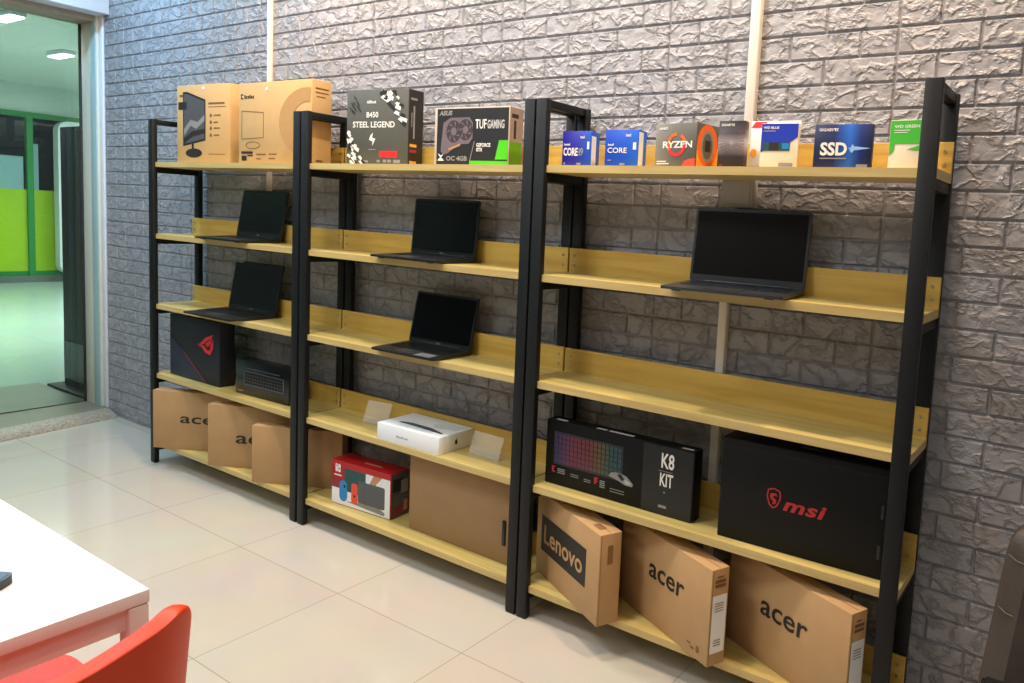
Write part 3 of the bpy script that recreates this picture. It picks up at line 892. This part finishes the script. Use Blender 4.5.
marks(b, 'side_band', [rect(.353, .004, .513, .199)], 'black_gloss', dims=D)
text(b, 'K8', .413, .137, .044, 'white_ink', .041, dims=D, bold=.02)
text(b, 'KIT', .411, .085, .038, 'white_ink', .042, dims=D, bold=.02)
marks(b, 'fine_print', [rect(.405, .128, .45, .1295), ell(.427, .068, .0025, .003, 8), rect(.41, .022, .436, .03)] + [rect(.05, .052 - .006 * i, .078, .055 - .006 * i) for i in range(3)] + [rect(.1, .046 - .006 * i, .13, .048 - .006 * i) for i in range(2)] + [rect(.15, .042 - .006 * i, .175, .044 - .006 * i) for i in range(2)] + [rect(.208, .05 - .006 * i, .226, .053 - .006 * i) for i in range(4)] + [rect(.245, .036 - .008 * i, .295, .038 - .008 * i) for i in range(2)], 'grey_ink', dims=D, off=.0011)
marks(b, 'red_marks', [rect(.028, .04, .036, .06), rect(.036, .04, .042, .043), rect(.036, .057, .042, .06), rect(.188, .038, .196, .058), rect(.196, .055, .202, .058), rect(.196, .046, .202, .049)], 'red_deep', dims=D, off=.0011)
marks(b, 'top_print', [rect(.18, .008, .215, .02), rect(.225, .008, .31, .02), rect(.03, .008, .07, .02), rect(.47, .008, .505, .018)], 'silver_ink', 'top', D)
# big black laptop box
w, d, h = .428, .085, .272
b = carton('laptop_box', w, d, h, 'black_card', (2.917, .042, Z4), 1.5, 'big black laptop box with a red shield and red lettering', 'box', None, .003)
D = (w, d, h)
text(b, 'msi', .176, .112, .034, 'red_deep', .112, dims=D, bold=.03, shear=.25, space=1.08)
sh = [(.135, .158), (.15, .164), (.166, .158), (.168, .14), (.16, .12), (.15, .112), (.14, .12), (.133, .14)]
marks(b, 'shield', outline(sh, .0018) + [[(.142, .15), (.156, .152), (.16, .143), (.152, .146), (.148, .14), (.158, .134), (.156, .124), (.147, .121), (.15, .13), (.142, .136), (.14, .143)]], 'red_deep', dims=D)
marks(b, 'flap_seam', [rect(.002, .252, .426, .2528)], 'ink', dims=D)
marks(b, 'tab_slot', [rrect(.414, .05, .421, .085, .002), rrect(.416, .15, .423, .185, .002), rrect(.004, .105, .009, .13, .002)], 'black_gloss', dims=D)
bm = new_bm(); add_box(bm, .2, .26, .03, .055, h, h + .006, .002)
link('carry_handle', bm, 'black_plastic', b, True)

# ------------------------------------------------------------------ bottom-row cartons
def laptop_carton(loc, ang, w, d, h, m, label, brand=None, bx=.13, bz=.1, bh=.048, bw=.15, sticker=False, shade=None):
    b = carton('laptop_carton', w, d, h, m, loc, ang, label, 'carton', 'kraft laptop cartons on the bottom shelves', .003)
    D = (w, d, h)
    if brand: text(b, brand, bx, bz, bh, 'ink', bw, dims=D, bold=.012, shear=.06)
    marks(b, 'flap_seam', [rect(.004, d * .5 - .0008, w - .004, d * .5 + .0008), rect(w * .36, .004, w * .37, d - .004)], 'kraft_dark', 'top', D)
    marks(b, 'end_seam', [rect(.004, .004, .0055, h - .004)], 'kraft_dark', 'right', D)
    if sticker:
        marks(b, 'end_print', [rect(.012, h - .05, d - .012, h - .042), rect(.012, h - .038, d - .012, h - .03), rect(.018, h - .024, d - .022, h - .02)], 'ink_brown', 'right', D)
        st = marks(b, 'shipping_label', [rect(.006, .035, d - .006, h - .072)], 'white_box', 'right', D, off=.0008)
        marks(b, 'label_print', [rect(.014, h - .095 - .007 * i, d - .016, h - .0925 - .007 * i) for i in range(4)] + [rect(.016, .055 + .007 * i, d - .02, .0575 + .007 * i) for i in range(3)], 'grey_ink', 'right', D, off=.0014)
        marks(b, 'handling_mark', [ell(w - .04, .03, .007, .01, 10), rect(w - .07, .022, w - .055, .027), rect(w - .085, .03, w - .07, .034)], 'ink_brown', dims=D)
    return b
laptop_carton((.123, -.047, Z5), 27.5, .4, .055, .27, 'kraft', 'kraft laptop carton at the storefront end of the bottom row, its last letter hidden', 'acer', .132, .125, .032, .215)
laptop_carton((.532, -.02, Z5), 27.2, .39, .055, .272, 'kraft', 'kraft laptop carton second from the storefront end, only two letters showing', 'acer', .128, .108, .036, .225)
laptop_carton((.856, -.017, Z5), 27.2, .385, .055, .24, 'kraft', 'plain kraft laptop carton, third from the storefront end, passing behind the post pair')
# big plain brown carton in the middle rack
w, d, h = .475, .09, .292
b = carton('laptop_carton', w, d, h, 'brown_card', (1.687, .077, Z5), -.3, 'plain brown flat carton without lettering, under the white flat box', 'carton', 'kraft laptop cartons on the bottom shelves', .003)
D = (w, d, h)
bm = new_bm(); add_box(bm, .452, .465, -.007, 0, .065, .15, .002)
link('carry_handle', bm, 'black_plastic', b, True)
marks(b, 'flap_seam', [rect(.004, d * .5 - .0008, w - .004, d * .5 + .0008)], 'kraft_dark', 'top', D)
# angled cartons in the rack at the armchair end
b = laptop_carton((2.61 - .4 * math.cos(R(25.3)), -.056 + .4 * math.sin(R(25.3)), Z5), -25.3, .4, .072, .27, 'kraft_light', 'kraft laptop carton with a dark printed lettering panel, angled off the shelf')
D = (.4, .072, .27)
marks(b, 'printed_panel', [rect(.036, .084, .326, .2)], 'ink', dims=D)
text(b, 'Lenovo', .056, .113, .06, 'kraft_light', .25, dims=D, bold=.015)
marks(b, 'hand_slot', [rrect(.325, .018, .365, .042, .004)], 'kraft_dark', 'top', D)
marks(b, 'end_print', [rrect(.026, .18, .044, .235, .003)], 'kraft_dark', 'right', D)
laptop_carton((2.95 - .42 * math.cos(R(24.1)), -.04 + .42 * math.sin(R(24.1)), Z5), -24.1, .42, .06, .265, 'kraft_light', 'kraft laptop carton with white end label, beside the one with a dark panel', 'acer', .146, .134, .041, .165, True)
laptop_carton((3.308 - .42 * math.cos(R(23.6)), -.035 + .42 * math.sin(R(23.6)), Z5), -23.6, .42, .058, .266, 'kraft_light', 'kraft laptop carton with white end label, against the rack end post', 'acer', .128, .13, .04, .165, True)

# console box
w, d, h = .314, .092, .174
b = carton('console_box', w, d, h, 'red_box', (1.273, .057, Z5), 4, 'red and white game console box with blue and coral controllers pictured', 'box', None, .002)
D = (w, d, h)
marks(b, 'front_print', [
    (rect(.003, .003, .311, .065), 1), (rect(.003, .065, .07, .1), 2), (rect(.07, .06, .185, .15), 3), (rect(.185, .05, .311, .15), 1), (rect(.003, .15, .311, .1735), 0),
    ([(.185, .07), (.2, .105), (.225, .15), (.27, .15), (.24, .12), (.235, .07)], 4),
    ([(.08, .02), (.285, .008), (.285, .02), (.2, .06), (.15, .03)], 6),
    (rrect(.145, .03, .285, .115, .008), 5)],
    ['red_box', 'white_box', 'red_dim', 'teal_print', 'skin_print', 'grey_body', 'grey_ink'], dims=D)
marks(b, 'printed_controllers', [(rrect(.045, .018, .088, .1, .02), 0), (rrect(.11, .02, .144, .1, .012), 1), (ell(.073, .078, .006, .006, 12), 2), (ell(.127, .05, .005, .006, 12), 2)], ['con_blue', 'con_red', 'ink'], dims=D, off=.0013)
marks(b, 'emblem', [(rrect(.022, .128, .034, .16, .004), 0), (rrect(.037, .128, .05, .16, .004), 0), (ell(.028, .152, .0028, .003, 10), 1), (ell(.0435, .142, .0032, .0035, 10), 1), (rect(.016, .114, .056, .119), 0)], ['white_ink', 'red_box'], dims=D, off=.0013)
marks(b, 'top_print', [rect(.14, .03, .23, .042)], mat('pale_red_print', '#d98a86', .5, noise=.02), 'top', D)
marks(b, 'side_print', [(rect(.003, .003, .089, .171), 0), (rect(.01, .1, .06, .15), 1), (rect(.05, .09, .085, .14), 2), (rect(.015, .05, .08, .085), 3), (rect(.02, .01, .06, .045), 4), (rect(.065, .02, .085, .06), 5)], ['dim_ink', 'ink', 'grey_ink', 'grey_body', 'red_dim', 'skin_print'], 'right', D)

# ------------------------------------------------------------------ wall fittings
def conduit(x, w, z0, z1, label):
    bm = new_bm(); add_box(bm, x - w / 2, x + w / 2, WALL - .022, WALL + .004, z0, z1, .003)
    o = link('cable_trunking', bm, 'plastic_white', smooth=True)
    tag(o, label, 'cable trunking')
conduit(2.842, .029, 1.39, ZC, 'wide white cable trunking running down the brick wall above the socket box')
conduit(2.802, .026, .1, 1.315, 'white cable trunking running from the socket box down behind the big laptop')
conduit(.545, .009, 1.2, ZC, 'thin white cable trunking behind the two monitor cartons')
e = empty('wall_socket', (2.824, WALL, 1.35))
tag(e, 'white socket box on the wall, above the large dark grey laptop', 'socket')
bm = new_bm(); add_box(bm, -.048, .052, -.034, .004, -.04, .042, .004); link('back_box', bm, 'plastic_grey', e, True)
bm = new_bm(); add_box(bm, -.04, .044, -.0365, -.033, -.03, .034, .002); link('socket_plate', bm, 'plastic_grey', e, True)

# ------------------------------------------------------------------ table, phone, chair, armchair
TX, TY = 2.725, -1.283
t = empty('table', (TX - .6, TY - .35, 0))
tag(t, 'white rectangular table, its corner in the foreground beside the orange-red chair', 'table')
bm = new_bm(); add_box(bm, -.6, .6, -.35, .35, .732, .75, .002); link('tabletop', bm, 'table_white', t, True)
bm = new_bm()
add_box(bm, -.57, .57, .325, .343, .702, .731); add_box(bm, -.57, .57, -.343, -.325, .702, .731)
add_box(bm, .575, .593, -.325, .325, .702, .731); add_box(bm, -.593, -.575, -.325, .325, .702, .731)
link('apron', bm, 'table_edge', t)
for sx in (-1, 1):
    for sy in (-1, 1):
        bm = new_bm()
        x, y = sx * .5865, sy * .337
        add_box(bm, x - .0135, x + .0135, y - .012, y + .012, 0, .731, .002)
        link('leg', bm, 'table_edge', t, True)
e = empty('phone', (2.588, -1.41, .7502), R(35))
tag(e, 'dark phone lying on the white table at the left edge', 'phone')
bm = new_bm(); add_prism(bm, rrect(-.13, -.035, .012, .035, .01, 5), 0, .012, axis='z'); link('phone_body', bm, 'black_plastic', e, True)
bm = new_bm(); add_prism(bm, rrect(-.127, -.032, .009, .032, .008, 5), .012, .0125, axis='z'); link('phone_screen', bm, mat('blue_grey_screen', '#3a4456', .2, noise=.05), e)

# orange-red moulded chair (local +x is forward)
def make_chair(loc, rz, label):
    ch = empty('chair', loc, rz)
    tag(ch, label, 'chair')
    bm = new_bm()
    half, ztop, rad = .208, .809, .034
    zs = [(.43 + (ztop - rad - .43) * j / 9, 1.0) for j in range(10)]
    for a in range(10, 91, 10):
        zs.append((ztop - rad + rad * math.sin(R(a)), 1 - rad / half * (1 - math.cos(R(a)))))
    ss = [-1 + 2 * i / 40 for i in range(41)]
    def dip(q):
        q = max(0, min(1, (1 - q) / .7)); return q * q * (3 - 2 * q)
    grid = []
    for z, lim in zs:
        tt = (z - .43) / (ztop - .43)
        row = []
        for s in ss:
            y = s * half * lim
            bend = max(0, (abs(y) / half - .7) / .3)
            row.append(bm.verts.new((-.215 - .06 * tt + .034 * bend ** 2 + .012 * (y / half) ** 2, y, z - .024 * tt * dip(abs(y) / half))))
        grid.append(row)
    for j in range(len(zs) - 1):
        for i in range(40): bm.faces.new((grid[j][i], grid[j][i + 1], grid[j + 1][i + 1], grid[j + 1][i]))
    br_ = link('backrest', bm, 'red_plastic', ch, True)
    s = br_.modifiers.new('s', 'SOLIDIFY'); s.thickness = .02; s.offset = 0
    bv = br_.modifiers.new('b', 'SUBSURF'); bv.levels = bv.render_levels = 1
    bm = new_bm()
    add_prism(bm, rrect(-.235, -.275, .30, .275, .07, 8), .485, .545, axis='z')
    bmesh.ops.bevel(bm, geom=[e_ for e_ in bm.edges if abs(e_.verts[0].co.z - e_.verts[1].co.z) < 1e-5], offset=.024, segments=5, affect='EDGES')
    link('seat', bm, 'red_plastic', ch, True)
    for sx, sy in ((.17, .16), (.17, -.16), (-.18, .16), (-.18, -.16)):
        bm = new_bm(); add_cyl(bm, (sx, sy, .49), (sx * 1.12, sy * 1.08, 0), .019, .013, 16)
        link('leg', bm, 'red_plastic', ch, True)
    return ch
make_chair((2.645, -1.522, 0), R(180), 'orange-red moulded plastic chair at the table end, its backrest in the foreground')

# brown leather armchair at the end of the racks
ac = empty('armchair', (3.905, -.42, 0), 0)
tag(ac, 'brown leather armchair with stitched back, beside the last rack against the brick wall', 'armchair')
def cushion(bm, x0, x1, z0, z1, y, th, bulge, lean, r, ribs=()):
    NU, NV = 16, 24
    def P(u, v, side):
        z = z0 + (z1 - z0) * v
        dz = max(0, z - (z1 - r)); cut = r - math.sqrt(max(0, r * r - dz * dz))
        x = x0 + cut + (x1 - x0 - 2 * cut) * u
        ex = min(1, min(u, 1 - u) * (x1 - x0) / r); ez = min(1, min(v, 1 - v) * (z1 - z0) / r)
        k = math.sqrt(max(0, 1 - (1 - ex) ** 2)) * math.sqrt(max(0, 1 - (1 - ez) ** 2))
        t = th * (.25 + .75 * k)
        for rb_ in ribs:
            t -= .007 * math.exp(-((v - rb_) / .016) ** 2) if side < 0 else 0
        return (x, y + lean * (z - z0) + side * t, z)
    for side in (-1, 1):
        g = [[bm.verts.new(P(i / NU, j / NV, side)) for i in range(NU + 1)] for j in range(NV + 1)]
        for j in range(NV):
            for i in range(NU):
                q = (g[j][i], g[j][i + 1], g[j + 1][i + 1], g[j + 1][i])
                bm.faces.new(q if side < 0 else q[::-1])
        if side < 0: A = g
        else:
            B = g
    def bord(g): return [g[0][i] for i in range(NU)] + [g[j][NU] for j in range(NV)] + [g[NV][i] for i in range(NU, 0, -1)] + [g[j][0] for j in range(NV, 0, -1)]
    a, b_ = bord(A), bord(B)
    for i in range(len(a)):
        j = (i + 1) % len(a); bm.faces.new((a[i], b_[i], b_[j], a[j]))
    bmesh.ops.recalc_face_normals(bm, faces=bm.faces[:])
    return P
bm = new_bm(); PF = cushion(bm, -.31, .31, .36, .775, .1, .06, 0, .16, .07, (.6, .82))
for v in bm.verts:
    k = (v.co.z - .36) / .405
    v.co.x += .036 * k
back = link('backrest', bm, 'leather', ac, True)
M['thread'] = mat('tan_stitching', '#5c4c41', .6, noise=.05)
for v0 in (.6, .82):
    bm = new_bm()
    pts = []
    for i in range(33):
        x, y, z = PF(i / 32, v0, -1)
        pts.append((x + .036 * (z - .36) / .405, y - .0005, z))
    for a, c in zip(pts, pts[1:]): add_cyl(bm, a, c, .0014, seg=6)
    link('seam', bm, 'thread', back)
bm = new_bm(); add_box(bm, -.27, .27, -.44, .1, .34, .45, .035, 4); link('seat', bm, 'leather', ac, True)
for sx in (-1, 1):
    bm = new_bm()
    pts = [(-.40, 0.472), (-.36, 0.502), (0, 0.522), (.045, 0.517), (.06, 0.502), (.045, 0.487), (0, 0.484), (-.35, 0.472), (-.38, 0.452)]
    add_prism(bm, pts, sx * .265 - .024, sx * .265 + .024, axis='x')
    bmesh.ops.bevel(bm, geom=bm.edges[:], offset=.006, segments=2, affect='EDGES')
    link('armrest', bm, 'black_plastic', ac, True)
    bm = new_bm(); add_cyl(bm, (sx * .265, -.36, .47), (sx * .265, -.36, 0), .014); link('leg', bm, 'black_plastic', ac, True)
    bm = new_bm(); add_cyl(bm, (sx * .27, .12, .4), (sx * .28, .2, 0), .014); link('leg', bm, 'black_plastic', ac, True)

# ------------------------------------------------------------------ lights
def area(name, loc, size, power, color, rot=(0, 0, 0), spread=180):
    l = bpy.data.lights.new(name, 'AREA'); l.shape = 'RECTANGLE'
    l.size, l.size_y = size; l.energy = power; l.color = color; l.spread = R(spread)
    o = bpy.data.objects.new(name, l); COL.objects.link(o)
    o.location = loc; o.rotation_euler = rot
    return o
COOL, WARM, NEUT = (.86, .95, 1), (1, .78, .56), (1, .95, .88)
area('ceiling_panel_lamp', (.2, -1.6, 2.72), (.6, .6), 17, (.76, .9, 1))
area('ceiling_panel_lamp', (1.8, -1.6, 2.72), (.6, .6), 26, (.97, .98, 1))
area('ceiling_panel_lamp', (3.8, -2.4, 2.72), (.6, .6), 12, (.97, .98, 1))
area('ceiling_panel_lamp', (1.0, -3.4, 2.72), (.6, .6), 20, COOL)
area('cool_downlight', (-.35, -.4, 2.72), (.15, .15), 26, (.36, .68, 1))
area('neutral_downlight', (2.3, -.42, 2.72), (.15, .15), 26, (1, .9, .8))
area('neutral_downlight', (1.0, -.42, 2.72), (.15, .15), 12, (1, .9, .8))
area('warm_downlight', (1.15, -.12, 2.72), (.12, .12), 20, (1, .68, .44))
area('warm_downlight', (3.3, -.16, 2.72), (.12, .12), 27, (1, .71, .49))
area('corridor_lamp', (-4.5, 1.2, 2.58), (2, 2), 150, (.97, 1, 1))
area('corridor_lamp', (-5.6, 4.4, 2.58), (2, 2), 140, (.97, 1, 1))
w_ = bpy.data.worlds.new('World'); scene.world = w_; w_.use_nodes = True
w_.node_tree.nodes['Background'].inputs[0].default_value = (.6, .7, .75, 1)
w_.node_tree.nodes['Background'].inputs[1].default_value = .2

# ------------------------------------------------------------------ camera
F, PPX, PPY = 751.23, 628.84, 294.85
yaw, pit, rol = -.5601, -.0971, .0542
fw = Vector((math.sin(yaw) * math.cos(pit), math.cos(yaw) * math.cos(pit), math.sin(pit)))
r0 = Vector((math.cos(yaw), -math.sin(yaw), 0)); u0 = r0.cross(fw)
c_, s_ = math.cos(rol), math.sin(rol)
rr, uu = c_ * r0 + s_ * u0, -s_ * r0 + c_ * u0
cd = bpy.data.cameras.new('camera'); cam = bpy.data.objects.new('camera', cd); COL.objects.link(cam)
cd.sensor_fit = 'HORIZONTAL'; cd.sensor_width = 36; cd.lens = F / 1024 * 36
cd.shift_x = (512 - PPX) / 1024; cd.shift_y = (PPY - 341.5) / 1024
cd.clip_start = .02
m = Matrix((rr, uu, -fw)).transposed().to_4x4(); m.translation = Vector((3.722, -1.750, 1.254))
cam.matrix_world = m
scene.camera = cam
scene.view_settings.view_transform = 'Standard'
scene.view_settings.look = 'None'
scene.view_settings.exposure = 0
